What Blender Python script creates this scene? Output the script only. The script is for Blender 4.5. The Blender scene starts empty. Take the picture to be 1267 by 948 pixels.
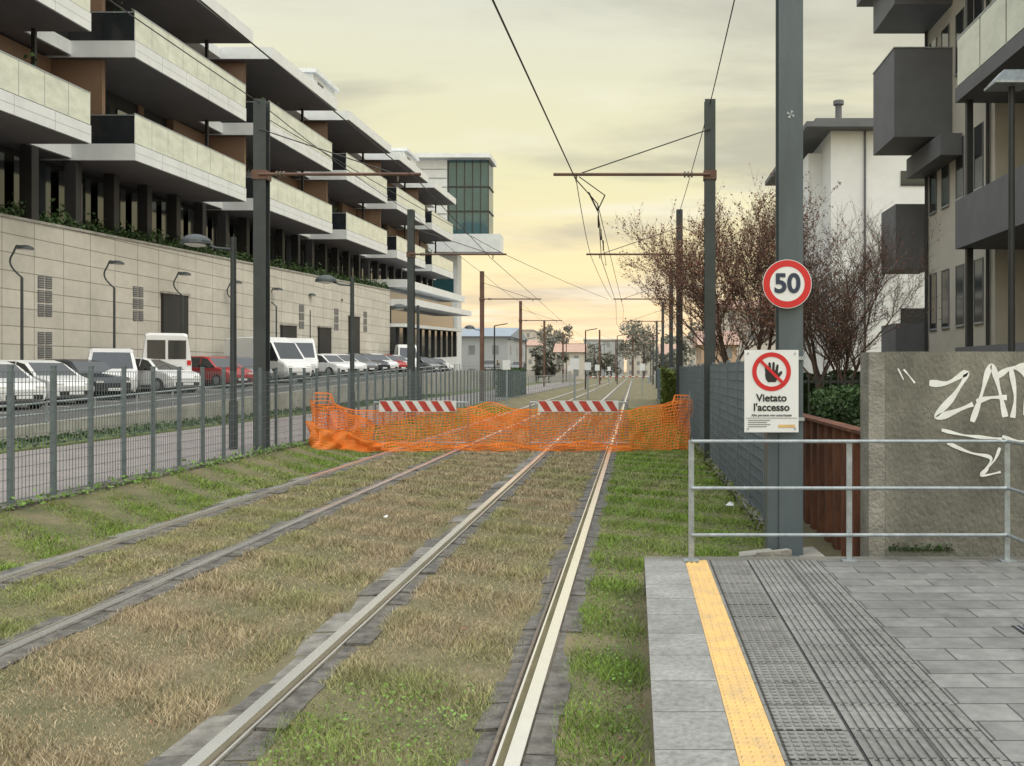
import bpy, math, random
import numpy as np
from mathutils import Vector, Matrix
random.seed(7); rng=np.random.default_rng(7)
S=bpy.context.scene

# ---------------------------------------------------------------- materials
def mat(name,c,rough=.75,var=.18,scale=4.0,bump=0.0,bscale=None,metal=0.0,c2=None,spec=.5,detail=4,stretch=None):
    m=bpy.data.materials.new(name); m.use_nodes=True
    nt=m.node_tree; N=nt.nodes; L=nt.links
    b=N['Principled BSDF']
    b.inputs['Roughness'].default_value=rough; b.inputs['Metallic'].default_value=metal
    b.inputs['Specular IOR Level'].default_value=spec
    geo=N.new('ShaderNodeNewGeometry')
    vec=geo.outputs['Position']
    if stretch:
        mp=N.new('ShaderNodeMapping'); mp.inputs['Scale'].default_value=stretch
        L.new(vec,mp.inputs['Vector']); vec=mp.outputs[0]
    no=N.new('ShaderNodeTexNoise'); no.inputs['Scale'].default_value=scale; no.inputs['Detail'].default_value=detail
    no.inputs['Roughness'].default_value=.65
    L.new(vec,no.inputs['Vector'])
    r=N.new('ShaderNodeValToRGB'); r.color_ramp.elements[0].position=.3; r.color_ramp.elements[1].position=.7
    a=c2 if c2 else tuple(max(0,x*(1-var)) for x in c); d=c if c2 else tuple(min(1,x*(1+var)) for x in c)
    r.color_ramp.elements[0].color=(*a,1); r.color_ramp.elements[1].color=(*d,1)
    L.new(no.outputs['Fac'],r.inputs['Fac']); L.new(r.outputs[0],b.inputs['Base Color'])
    if bump>0:
        n2=N.new('ShaderNodeTexNoise'); n2.inputs['Scale'].default_value=bscale or scale*6; n2.inputs['Detail'].default_value=4
        L.new(vec,n2.inputs['Vector'])
        bu=N.new('ShaderNodeBump'); bu.inputs['Strength'].default_value=bump; bu.inputs['Distance'].default_value=.02
        L.new(n2.outputs['Fac'],bu.inputs['Height']); L.new(bu.outputs[0],b.inputs['Normal'])
    return m
def brickmat(name,c1,c2,mortar,bw,bh,axes,ms=.012,offset=.5,rough=.8,nvar=.25,bump=.4,nscale=3):
    m=bpy.data.materials.new(name); m.use_nodes=True
    nt=m.node_tree; N=nt.nodes; L=nt.links; b=N['Principled BSDF']; b.inputs['Roughness'].default_value=rough
    g=N.new('ShaderNodeNewGeometry'); s=N.new('ShaderNodeSeparateXYZ'); L.new(g.outputs['Position'],s.inputs[0])
    cb=N.new('ShaderNodeCombineXYZ')
    L.new(s.outputs['XYZ'.index(axes[0])],cb.inputs[0]); L.new(s.outputs['XYZ'.index(axes[1])],cb.inputs[1])
    br=N.new('ShaderNodeTexBrick'); br.inputs['Scale'].default_value=1; br.offset=offset
    br.inputs['Brick Width'].default_value=bw; br.inputs['Row Height'].default_value=bh; br.inputs['Mortar Size'].default_value=ms
    br.inputs['Color1'].default_value=(*c1,1); br.inputs['Color2'].default_value=(*c2,1); br.inputs['Mortar'].default_value=(*mortar,1)
    L.new(cb.outputs[0],br.inputs['Vector'])
    col=br.outputs['Color']
    for sc,amt in((nscale,nvar),(nscale*.12,nvar*.7)):
        no=N.new('ShaderNodeTexNoise'); no.inputs['Scale'].default_value=sc; no.inputs['Detail'].default_value=6; no.inputs['Roughness'].default_value=.7
        L.new(g.outputs['Position'],no.inputs['Vector'])
        mr=N.new('ShaderNodeMapRange'); mr.inputs[1].default_value=.3; mr.inputs[2].default_value=.7; mr.inputs[3].default_value=1-amt; mr.inputs[4].default_value=1+amt*.6
        L.new(no.outputs['Fac'],mr.inputs[0])
        mx=N.new('ShaderNodeVectorMath'); mx.operation='SCALE'; L.new(col,mx.inputs[0]); L.new(mr.outputs[0],mx.inputs['Scale']); col=mx.outputs[0]
    L.new(col,b.inputs['Base Color'])
    bu=N.new('ShaderNodeBump'); bu.inputs['Strength'].default_value=bump; bu.inputs['Distance'].default_value=.01; bu.invert=True
    L.new(br.outputs['Fac'],bu.inputs['Height']); L.new(bu.outputs[0],b.inputs['Normal'])
    return m

# ---------------------------------------------------------------- mesh helper
class MB:
    def __init__(s,m): s.v=[];s.f=[];s.m=m;s.mi=[];s.mats=[m]
    def add(s,vs,fs,mi=0):
        o=len(s.v); s.v+= [tuple(x) for x in vs]; s.f+=[tuple(i+o for i in f) for f in fs]; s.mi+=[mi]*len(fs)
    def box(s,x0,x1,y0,y1,z0,z1,mi=0):
        s.add([(x0,y0,z0),(x1,y0,z0),(x1,y1,z0),(x0,y1,z0),(x0,y0,z1),(x1,y0,z1),(x1,y1,z1),(x0,y1,z1)],
              [(0,3,2,1),(4,5,6,7),(0,1,5,4),(1,2,6,5),(2,3,7,6),(3,0,4,7)],mi)
    def tube(s,p0,p1,r0,r1=None,n=6,cap=True,mi=0):
        r1=r0 if r1 is None else r1
        p0=Vector(p0);p1=Vector(p1);d=(p1-p0)
        if d.length<1e-6: return
        d.normalize(); u=d.cross(Vector((0,0,1)) if abs(d.z)<.9 else Vector((1,0,0))).normalized(); w=d.cross(u)
        vs=[]
        for p,r in((p0,r0),(p1,r1)):
            for i in range(n):
                a=2*math.pi*i/n; vs.append(p+u*math.cos(a)*r+w*math.sin(a)*r)
        fs=[(i,(i+1)%n,n+(i+1)%n,n+i) for i in range(n)]
        if cap: fs+=[tuple(range(n-1,-1,-1)),tuple(range(n,2*n))]
        s.add(vs,fs,mi)
    def path(s,pts,r,n=6):
        for a,b in zip(pts[:-1],pts[1:]): s.tube(a,b,r,n=n)
    def poly(s,pts,mi=0): s.add(pts,[tuple(range(len(pts)))],mi)
    def disc_y(s,cx,y,cz,r,n=40,r2=0):
        if r2==0: s.poly([(cx+r*math.cos(2*math.pi*i/n),y,cz+r*math.sin(2*math.pi*i/n)) for i in range(n)])
        else:
            vs=[(cx+q*math.cos(2*math.pi*i/n),y,cz+q*math.sin(2*math.pi*i/n)) for q in(r,r2) for i in range(n)]
            s.add(vs,[(i,(i+1)%n,n+(i+1)%n,n+i) for i in range(n)])
    def dome(s,c,r,h,n=16,k=5,flip=1):
        vs=[];
        for j in range(k):
            a=math.pi/2*j/k
            for i in range(n):
                t=2*math.pi*i/n; vs.append((c[0]+r*math.cos(a)*math.cos(t),c[1]+r*math.cos(a)*math.sin(t),c[2]+flip*h*math.sin(a)))
        vs.append((c[0],c[1],c[2]+flip*h)); fs=[]
        for j in range(k-1):
            for i in range(n): fs.append((j*n+i,j*n+(i+1)%n,(j+1)*n+(i+1)%n,(j+1)*n+i))
        for i in range(n): fs.append(((k-1)*n+i,(k-1)*n+(i+1)%n,k*n))
        fs.append(tuple(range(n-1,-1,-1)))
        s.add(vs,fs)
class G:
    def __init__(s,name,loc=None): s.name=name; s.parts={}; s.loc=loc; s.kids=[]
    def p(s,n,m):
        if n not in s.parts: s.parts[n]=MB(m)
        return s.parts[n]
    def done(s,tf=None,smooth=()):
        if tf:
            for q in s.parts.values(): q.v=[tf(v) for v in q.v]
        A=np.array([v for q in s.parts.values() for v in q.v]); loc=s.loc or ((A[:,0].min()+A[:,0].max())/2,(A[:,1].min()+A[:,1].max())/2,A[:,2].min())
        if len(s.parts)==1 and not s.kids:
            (k,q),=s.parts.items(); o=mkmesh(s.name,q,loc,k in smooth); o.location=loc; return o
        e=bpy.data.objects.new(s.name,None); S.collection.objects.link(e); e.location=loc; e.empty_display_size=.3
        for k,q in s.parts.items():
            if q.v:
                o=mkmesh(k,q,loc,k in smooth); o.parent=e
        for o in s.kids:
            o.parent=e; o.location=Vector(o.location)-Vector(loc)
        return e
def mkmesh(name,q,loc,smooth=False):
    me=bpy.data.meshes.new(name); 
    me.from_pydata([(v[0]-loc[0],v[1]-loc[1],v[2]-loc[2]) for v in q.v],[],q.f)
    for m in q.mats: me.materials.append(m)
    me.polygons.foreach_set('material_index',q.mi)
    if smooth: me.polygons.foreach_set('use_smooth',[True]*len(me.polygons))
    me.update(); o=bpy.data.objects.new(name,me); S.collection.objects.link(o); return o
def text(g,name,body,x,y,z,size,m,bold=0.0,sx=1.0):
    c=bpy.data.curves.new(name,'FONT'); c.body=body; c.size=size; c.align_x='CENTER'; c.align_y='CENTER'; c.extrude=.0008; c.offset=bold
    c.materials.append(m); o=bpy.data.objects.new(name,c); S.collection.objects.link(o)
    o.rotation_euler=(math.pi/2,0,0); o.location=(x,y,z); o.scale=(sx,1,1); g.kids.append(o)
def ribbon(q,pts,w,y):
    P=[Vector((p[0],0,p[1])) for p in pts]
    out=[]
    for i in range(len(P)-1):
        p0=P[max(i-1,0)];p1=P[i];p2=P[i+1];p3=P[min(i+2,len(P)-1)]
        for k in range(6):
            t=k/6; out.append(.5*((2*p1)+(p2-p0)*t+(2*p0-5*p1+4*p2-p3)*t*t+(3*p1-p0-3*p2+p3)*t**3))
    out.append(P[-1]); vs=[]
    for i,p in enumerate(out):
        d=(out[min(i+1,len(out)-1)]-out[max(i-1,0)])
        if d.length>0: d.normalize()
        n=Vector((-d.z,0,d.x)); ww=w*(.8+.3*math.sin(i*.7))*.5
        for sgn in(1,-1): vs.append((p.x+n.x*ww*sgn,y,p.z+n.z*ww*sgn))
    q.add(vs,[(2*i,2*i+1,2*i+3,2*i+2) for i in range(len(out)-1)])

M={}
M['ground']=mat('ground_soil',(.20,.165,.10),.95,c2=(.09,.095,.045),scale=1.5,bump=.8,bscale=30)
M['asph']=mat('asphalt',(.10,.10,.10),.85,.25,3,.3,80)
M['path']=mat('footpath_asphalt',(.26,.23,.225),.85,.15,1.5,.3,60)
M['conc']=mat('concrete',(.33,.32,.295),.85,.25,2,.3,40)
M['block']=mat('track_concrete',(.20,.19,.175),.9,c2=(.05,.047,.042),scale=9,bump=.9,bscale=60,detail=7)
M['block2']=mat('track_concrete_light',(.30,.285,.26),.9,c2=(.11,.105,.095),scale=7,bump=.7,bscale=60,detail=7)
M['rail']=mat('rail_head_steel',(.97,.95,.93),.24,.03,10,metal=.9)
M['railside']=mat('rail_groove',(.14,.115,.09),.6,.3,20,.3)
M['dark']=mat('dark_paint',(.022,.024,.026),.5,.2,3)
M['pole']=mat('pole_paint',(.040,.050,.055),.45,.25,2,.1,30)
M['polenear']=mat('pole_galvanised_paint',(.075,.098,.115),.42,.22,3,.08,40,stretch=(1,1,.25))
M['polerust']=mat('pole_brown',(.13,.07,.05),.6,.3,2)
M['galv']=mat('galvanised_steel',(.33,.37,.40),.42,.22,14,.05,metal=.5)
M['fence']=mat('fence_steel',(.14,.175,.195),.5,.15,5,metal=.2)
M['fencer']=mat('fence_grating',(.15,.19,.22),.5,.15,5,metal=.2)
M['white']=mat('white_paint',(.78,.78,.76),.45,.05,3)
M['slab']=mat('white_cladding',(.66,.69,.72),.5,.08,1.2)
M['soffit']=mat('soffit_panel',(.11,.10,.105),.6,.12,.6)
M['glasspan']=mat('balcony_frosted_glass',(.60,.63,.56),.22,.16,.9,stretch=(1,1,2))
M['glassdark']=mat('dark_glass',(.02,.024,.028),.08,.3,.4,spec=.7)
M['glassgreen']=mat('curtain_wall_glass',(.03,.085,.10),.08,.3,.3,spec=.8)
M['brown']=mat('brown_facade_panel',(.19,.12,.08),.6,.12,1.2,stretch=(1,1,.3))
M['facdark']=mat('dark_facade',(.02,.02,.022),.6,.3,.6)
M['beige']=mat('render_beige',(.48,.455,.40),.85,.08,1.0,.15,60)
M['greyclad']=mat('grey_balcony_plaster',(.12,.125,.14),.7,.12,1.2)
M['whitewall']=mat('white_render_wall',(.74,.75,.76),.85,.06,.8,.1,60)
M['stone']=brickmat('podium_stone',(.57,.545,.49),(.52,.495,.45),(.24,.225,.20),1.8,.72,'YZ',.02,0.0,.75,.13,.3,1.2)
M['paver']=brickmat('platform_paver',(.225,.225,.225),(.165,.165,.165),(.07,.07,.068),.42,.21,'XY',.006,.5,.7,.32,.4,7)
M['edgeslab']=brickmat('platform_edge_slab',(.29,.29,.285),(.24,.24,.238),(.11,.11,.105),3,.41,'XY',.005,0,.8,.38,.3,30)
M['tact']=brickmat('tactile_tile_grey',(.235,.235,.23),(.185,.185,.18),(.065,.065,.065),.30,.30,'XY',.006,0,.8,.3,.4,14)
M['yellow']=mat('tactile_yellow',(.74,.48,.17),.75,c2=(.50,.36,.19),scale=9,bump=.4,bscale=70,detail=7)
M['orange']=mat('orange_plastic_net',(1.0,.27,.045),.5,.15,3)
M['red']=mat('sign_red',(.55,.015,.02),.35,.05,3)
M['redboard']=mat('barrier_red',(.45,.05,.035),.5,.25,8)
M['black']=mat('sign_black',(.012,.012,.013),.5,.1,3)
M['navy']=mat('sign_navy',(.02,.035,.07),.5,.1,3)
M['signw']=mat('sign_white',(.70,.72,.75),.35,.04,3)
M['rustpile']=mat('rusty_sheet_pile',(.22,.085,.045),.8,c2=(.06,.025,.017),scale=5,bump=.5,bscale=40,stretch=(1,1,.35))
M['oldconc']=mat('weathered_concrete',(.235,.23,.20),.92,c2=(.065,.065,.055),scale=1.6,bump=.8,bscale=35,detail=10,stretch=(1,1,.6))
M['oldconcl']=mat('weathered_concrete_edge',(.33,.32,.29),.92,c2=(.16,.155,.14),scale=3,bump=.8,bscale=35,detail=8)
M['spray']=mat('spray_paint',(.74,.76,.76),.6,.1,12)
M['bark']=mat('bark',(.12,.085,.07),.9,.3,8)
M['bud']=mat('reddish_buds',(.36,.17,.12),.8,c2=(.19,.11,.08),scale=3)
M['leaf']=mat('hedge_leaf',(.055,.11,.028),.7,c2=(.018,.04,.012),scale=2.5)
M['clover']=mat('clover_leaf',(.20,.34,.07),.7,c2=(.11,.20,.04),scale=4)
M['leafiv']=mat('ivy_leaf',(.16,.19,.03),.7,c2=(.05,.09,.015),scale=4)
M['leaff']=mat('distant_foliage',(.27,.26,.22),.9,c2=(.14,.15,.135),scale=.25)  # lightened and greyed: distance haze put into the leaf colour
M['tyre']=mat('tyre_rubber',(.015,.015,.016),.85,.2,5)
M['hub']=mat('wheel_hub',(.4,.4,.42),.35,.1,5,metal=.8)
M['carw']=mat('car_paint_white',(.70,.71,.73),.25,.03,2)
M['carg']=mat('car_paint_grey',(.22,.23,.25),.25,.05,2,metal=.4)
M['carb']=mat('car_paint_dark',(.03,.035,.045),.22,.05,2)
M['carr']=mat('car_paint_red',(.35,.03,.03),.25,.05,2)
M['lampred']=mat('tail_lamp',(.5,.02,.02),.2,.05,4)
M['lampw']=mat('head_lamp',(.7,.7,.7),.12,.05,4)
M['roofblue']=mat('roof_metal_blue',(.22,.27,.34),.5,.1,.5)
M['haze']=mat('hazy_building',(.52,.48,.44),.9,.12,.1)  # pale wall tone has aerial haze painted in
M['hazeb']=mat('hazy_blue_building',(.38,.40,.42),.9,.12,.1)  # bluish wall tone, haze likewise painted into the colour
M['orangeh']=mat('ochre_house',(.52,.37,.27),.9,.1,.5)
M['tile']=mat('roof_tile',(.40,.27,.22),.9,.15,1)  # tile red faded to paint in distance haze
M['wire']=mat('catenary_wire',(.035,.03,.028),.5,.2,3)
M['verge']=mat('verge_grass',(.15,.20,.055),.9,c2=(.09,.11,.04),scale=3,bump=.8,bscale=40)
M['winl']=mat('far_window_glass',(.22,.23,.24),.3,.2,.4)

# ---------------------------------------------------------------- world, sun, camera
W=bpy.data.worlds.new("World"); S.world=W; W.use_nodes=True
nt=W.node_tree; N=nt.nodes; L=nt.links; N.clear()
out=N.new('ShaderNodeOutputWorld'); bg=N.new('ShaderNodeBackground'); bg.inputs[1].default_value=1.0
EL,AZ=math.radians(52),math.radians(112)
def mth(op,a,b=None):
    n=N.new('ShaderNodeMath'); n.operation=op
    for i,v in enumerate((a,b)):
        if v is None: continue
        if isinstance(v,(int,float)): n.inputs[i].default_value=v
        else: L.new(v,n.inputs[i])
    return n.outputs[0]
sky=N.new('ShaderNodeTexSky'); sky.sky_type='NISHITA'; sky.sun_disc=False; sky.sun_elevation=EL; sky.sun_rotation=AZ
sk=N.new('ShaderNodeVectorMath'); sk.operation='SCALE'; sk.inputs['Scale'].default_value=.07; L.new(sky.outputs[0],sk.inputs[0])
tc=N.new('ShaderNodeTexCoord'); sp=N.new('ShaderNodeSeparateXYZ'); L.new(tc.outputs['Generated'],sp.inputs[0])
X_,Y_,Z_=sp.outputs
ramp=N.new('ShaderNodeValToRGB'); L.new(Z_,ramp.inputs[0]); e=ramp.color_ramp.elements
e[0].position=0; e[0].color=(1.0,.74,.50,1); e[1].position=1; e[1].color=(.74,.78,.82,1)
for p,c in((.05,(1.0,.80,.49)),(.11,(.99,.87,.50)),(.19,(.95,.89,.54)),(.28,(.90,.87,.61)),(.37,(.82,.82,.68)),(.5,(.74,.76,.74))):
    q=e.new(p); q.color=(*c,1)
den=mth('MAXIMUM',mth('ADD',Z_,.10),.05)
cv=N.new('ShaderNodeCombineXYZ'); L.new(mth('DIVIDE',X_,den),cv.inputs[0]); L.new(mth('DIVIDE',Y_,den),cv.inputs[1])
def cloud(scale,mapsc,loc,p0,p1,amt):
    cn=N.new('ShaderNodeTexNoise'); cn.inputs['Scale'].default_value=scale; cn.inputs['Detail'].default_value=9; cn.inputs['Roughness'].default_value=.55; cn.inputs['Distortion'].default_value=.35
    mpn=N.new('ShaderNodeMapping'); mpn.inputs['Scale'].default_value=mapsc; mpn.inputs['Location'].default_value=loc; L.new(cv.outputs[0],mpn.inputs[0]); L.new(mpn.outputs[0],cn.inputs['Vector'])
    cr=N.new('ShaderNodeValToRGB'); cr.color_ramp.interpolation='EASE'; cr.color_ramp.elements[0].position=p0; cr.color_ramp.elements[1].position=p1; L.new(cn.outputs['Fac'],cr.inputs[0])
    return mth('MULTIPLY',cr.outputs[0],amt)
mx=N.new('ShaderNodeMix'); mx.data_type='RGBA'; L.new(cloud(.8,(.75,1.25,1),(1.3,.4,0),.45,.66,.85),mx.inputs[0]); L.new(ramp.outputs[0],mx.inputs[6]); mx.inputs[7].default_value=(.54,.52,.42,1)
mx3=N.new('ShaderNodeMix'); mx3.data_type='RGBA'; L.new(cloud(1.5,(.5,1.1,1),(4.3,2.4,0),.50,.72,.6),mx3.inputs[0]); L.new(mx.outputs[2],mx3.inputs[6]); mx3.inputs[7].default_value=(1.0,.97,.80,1)
mx2=N.new('ShaderNodeMix'); mx2.data_type='RGBA'; mx2.inputs[0].default_value=.06; L.new(mx3.outputs[2],mx2.inputs[6]); L.new(sk.outputs[0],mx2.inputs[7])
# low glow of the setting light along the line
gz=N.new('ShaderNodeMapRange'); gz.interpolation_type='SMOOTHSTEP'; gz.inputs[1].default_value=.24; gz.inputs[2].default_value=0; gz.inputs[3].default_value=0; gz.inputs[4].default_value=1; L.new(Z_,gz.inputs[0])
gy_=N.new('ShaderNodeMapRange'); gy_.interpolation_type='SMOOTHSTEP'; gy_.inputs[1].default_value=.75; gy_.inputs[2].default_value=1; gy_.inputs[3].default_value=0; gy_.inputs[4].default_value=1; L.new(Y_,gy_.inputs[0])
gl_=N.new('ShaderNodeVectorMath'); gl_.operation='SCALE'; gl_.inputs[0].default_value=(.26,.13,.06); L.new(mth('MULTIPLY',gz.outputs[0],gy_.outputs[0]),gl_.inputs['Scale'])
adv=N.new('ShaderNodeVectorMath'); adv.operation='ADD'; L.new(mx2.outputs[2],adv.inputs[0]); L.new(gl_.outputs[0],adv.inputs[1])
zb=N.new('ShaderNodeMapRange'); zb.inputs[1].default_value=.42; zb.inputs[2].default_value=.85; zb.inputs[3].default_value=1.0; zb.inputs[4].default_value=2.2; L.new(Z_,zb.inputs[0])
yb_=N.new('ShaderNodeMapRange'); yb_.inputs[1].default_value=.35; yb_.inputs[2].default_value=-.4; yb_.inputs[3].default_value=1.0; yb_.inputs[4].default_value=1.6; L.new(Y_,yb_.inputs[0])  # unseen sky overhead and behind the camera brightened to fill the scene
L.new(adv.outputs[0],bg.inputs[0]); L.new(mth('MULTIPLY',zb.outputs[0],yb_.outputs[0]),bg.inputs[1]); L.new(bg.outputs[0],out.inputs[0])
sd=bpy.data.lights.new('sun','SUN'); sd.energy=1.3; sd.angle=math.radians(22); sd.color=(1,.91,.76)
so=bpy.data.objects.new('sun',sd); S.collection.objects.link(so)
dirv=Vector((math.sin(AZ)*math.cos(EL),math.cos(AZ)*math.cos(EL),math.sin(EL)))
so.rotation_euler=dirv.to_track_quat('Z','Y').to_euler(); so.location=(30,20,40)
cd=bpy.data.cameras.new('camera'); co=bpy.data.objects.new('camera',cd); S.collection.objects.link(co); S.camera=co
co.location=(0,0,1.8); co.rotation_euler=(math.pi/2,0,0)
cd.sensor_width=36; cd.lens=1150/1267*36; cd.shift_x=-151.5/1267; cd.shift_y=-14/1267; cd.clip_end=6000; cd.clip_start=.05
S.view_settings.view_transform='Standard'; S.view_settings.look='None'; S.view_settings.exposure=0

# ---------------------------------------------------------------- ground
def rz(y): return max(.23,min(1.75,-.1+.026*y))
g=G('ground'); q=g.p('ground',M['ground'])
xs=[-3000,-300,-60,-13,-12.4,-7.4,-7.1,-6.4,-5.8,0,3,60,300,3000]; zs=[.2,.2,.2,.2,.2,.2,.22,.1,0,0,0,0,0,0]
ys=[-60,0,20,60,200,800,5000]
vs=[(x,y,z) for y in ys for x,z in zip(xs,zs)]; n=len(xs)
q.add(vs,[(j*n+i,j*n+i+1,(j+1)*n+i+1,(j+1)*n+i) for j in range(len(ys)-1) for i in range(n-1)]); g.done()
g=G('footpath'); g.p('s',M['path']).box(-12.2,-7.45,-20,140,.1,.215); g.done()
g=G('path_kerb'); g.p('s',M['oldconc']).box(-7.42,-7.1,-20,140,.05,.26); g.done()
g=G('street'); q=g.p('asphalt',M['asph']); ys=[-20,12,20,30,40,50,60,71,110,200,900]
vs=[(x,y,rz(y)) for y in ys for x in(-60,-14.1)]
q.add(vs,[(2*i,2*i+1,2*i+3,2*i+2) for i in range(len(ys)-1)])
qm=g.p('parking_markings',M['white'])
for i in range(26):
    y=28+i*2.9
    if y<100: qm.add([(-22.9,y,rz(y)+.006),(-18.1,y-1.2,rz(y-1.2)+.006),(-18.1,y-1.08,rz(y-1.08)+.006),(-22.9,y+.12,rz(y+.12)+.006)],[(0,1,2,3)])
qk=g.p('kerb',M['conc'])
for a,b in zip(ys[:-1],ys[1:]):
    if a<110:
        vs=[(x,y,rz(y)+h) for y in(a,b) for x,h in((-26,0.13),(-23.4,.13),(-23.4,-.1),(-26,-.1))]
        qk.add(vs,[(0,1,5,4),(1,2,6,5),(0,3,2,1),(4,5,6,7)])
g.done()
g=G('retaining_wall'); q=g.p('wall',M['conc'])
for a,b in zip(ys[:-2],ys[1:-1]):
    vs=[(x,y,z) for y in(a,b) for x,z in((-14.1,.1),(-13.75,.1),(-13.75,rz(y)+.12),(-14.1,rz(y)+.12))]
    q.add(vs,[(0,1,2,3),(4,7,6,5),(1,5,6,2),(2,6,7,3),(3,7,4,0)])
g.done()
g=G('guard_rail'); q=g.p('rails',M['galv'])
y=6.
while y<110:
    q.tube((-13.92,y,rz(y)+.1),(-13.92,y,rz(y)+.62),.03)
    for h in(.35,.6): q.tube((-13.92,y,rz(y)+h),(-13.92,y+2,rz(y+2)+h),.03)
    y+=2
g.done()

# ---------------------------------------------------------------- tracks
for t,(a,b) in enumerate(((-5.45,-4.0),(-1.99,-.55))):
    g=G('tram_track'); h=g.p('rail_head',M['rail']); sd_=g.p('rail_web',M['railside']); bl=g.p('concrete_kerbs',M['block']); bl2=g.p('concrete_kerbs_light',M['block2'])
    for x,inn in((a,1),(b,-1)):
        h.box(x-.036,x+.036,-15,400,.004,.036)
        sd_.box(x-.042,x+.042,-15,400,-.05,.003)
        h.box(min(x+inn*.077,x+inn*.090),max(x+inn*.077,x+inn*.090),-15,400,.0,.028)
        sd_.box(min(x+inn*.074,x+inn*.094),max(x+inn*.074,x+inn*.094),-15,400,-.05,-.001)
        sd_.box(min(x+inn*.043,x+inn*.073),max(x+inn*.043,x+inn*.073),-15,400,-.05,-.012)
        for side in(-1,1):
            y=-4.
            s0=.045 if side!=inn else .097
            while y<60:
                ln=.36 if side==inn else .52; w=.13+random.uniform(-.03,.03); 
                if side!=inn and (x==a): w+=.07
                zt=.012+random.uniform(-.010,.012); x0=x+side*s0; x1=x+side*(s0+w)
                j=random.uniform(-.015,.015); j2=random.uniform(-.02,.02)
                Q=bl2 if (side!=inn and x==a and random.random()<.75) else bl
                Q.add([(x0,y+.008,-.05),(x1,y+.008+j,-.05),(x1+j2,y+ln-.008,-.05),(x0,y+ln-.008,-.05),
                       (x0,y+.008,zt),(x1,y+.008+j,zt-.008),(x1+j2,y+ln-.008,zt-.008+j*.3),(x0,y+ln-.008,zt)],
                      [(4,5,6,7),(0,1,5,4),(1,2,6,5),(2,3,7,6),(3,0,4,7)])
                y+=ln
            bl.box(min(x+side*s0,x+side*(s0+.16)),max(x+side*s0,x+side*(s0+.16)),60,400,-.05,.008)
    if t==1: g.p('guard_rail_bar',M['railside']).box(-.668,-.650,-5,8.3,-.03,.045)
    g.done()

# ---------------------------------------------------------------- grass
def grass(name,zones,dens,yr,hr,wr):
    P=[];C=[]
    for (x0,x1,dry,y0,y1) in zones:
        y0=max(y0,yr[0]); y1=min(y1,yr[1])
        if y1<=y0: continue
        n=int((x1-x0)*(y1-y0)*dens)
        x=rng.uniform(x0,x1,n)+rng.normal(0,.022,n); y=rng.uniform(y0,y1,n)
        pn=.5+.22*(np.sin(x*2.1+y*1.3)+np.sin(x*5.3-y*2.7+1))*.7+.2*np.sin(y*.9+x*3)+rng.normal(0,.14,n)
        keep=rng.uniform(0,1,n)<np.clip(.76+.4*np.sin(x*7+y*3.1)*np.sin(y*5.3-x*4),.38,1)
        x=x[keep];y=y[keep];pn=pn[keep];n=len(x)
        z=np.where(x<-5.8,np.clip((-5.8-x)/1.3,0,1)*.20,0)-.004
        d=np.array([dry(a,b) for a,b in zip(x,y)]) if callable(dry) else dry
        f=np.clip(d+(pn-.5)*.7,0,1)[:,None]
        br=np.array([.56,.455,.305])*(.5+.75*rng.uniform(0,1,(n,1))); gr=np.array([.25,.385,.07])*(.45+.85*rng.uniform(0,1,(n,1)))
        shade=(.86+.16*np.sin(x*9+y*4)*np.sin(y*7-x*3))[:,None]
        col=(br*f+gr*(1-f))*shade
        ang=rng.uniform(0,2*np.pi,n); h=rng.uniform(hr[0],hr[1],n)*(.8+.4*np.sin(x*4+y*6)); w=rng.uniform(wr[0],wr[1],n)
        lean=rng.uniform(.2,1.3,n)*h; la=rng.uniform(0,2*np.pi,n)
        b0=np.stack([x-np.cos(ang)*w,y-np.sin(ang)*w,z],1); b1=np.stack([x+np.cos(ang)*w,y+np.sin(ang)*w,z],1)
        tp=np.stack([x+np.cos(la)*lean,y+np.sin(la)*lean,z+h],1)
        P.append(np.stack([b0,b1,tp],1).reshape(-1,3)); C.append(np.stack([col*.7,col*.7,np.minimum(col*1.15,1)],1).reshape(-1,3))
    P=np.concatenate(P);C=np.concatenate(C); nv=len(P); nf=nv//3
    me=bpy.data.meshes.new(name); me.vertices.add(nv); me.vertices.foreach_set('co',P.astype('f').ravel())
    me.loops.add(nv); me.loops.foreach_set('vertex_index',np.arange(nv,dtype='i'))
    me.polygons.add(nf); me.polygons.foreach_set('loop_start',np.arange(0,nv,3,dtype='i')); 
    me.update(calc_edges=True)
    ca=me.color_attributes.new('Col','FLOAT_COLOR','POINT'); ca.data.foreach_set('color',np.concatenate([C,np.ones((nv,1))],1).astype('f').ravel())
    o=bpy.data.objects.new(name,me); S.collection.objects.link(o); return o
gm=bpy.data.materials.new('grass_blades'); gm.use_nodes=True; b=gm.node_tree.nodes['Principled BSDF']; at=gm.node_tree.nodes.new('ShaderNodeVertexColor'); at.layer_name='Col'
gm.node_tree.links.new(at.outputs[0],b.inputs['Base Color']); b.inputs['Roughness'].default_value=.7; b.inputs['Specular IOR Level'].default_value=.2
zones=[(-7.1,-5.66,.06,-4,45),(-5.24,-4.16,lambda x,y:.62 if y<12 else .72,-4,45),(-3.83,-2.21,lambda x,y:.95,-4,45),
 (-1.79,-.76,lambda x,y:min(.86,.22+max(0,y-4.4)*.38),-4,45),(-.40,.06,.06,-4,7.45),(-.40,1.45,.03,7.45,45)]
lawn=bpy.data.objects.new('grass',None); S.collection.objects.link(lawn)
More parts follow.
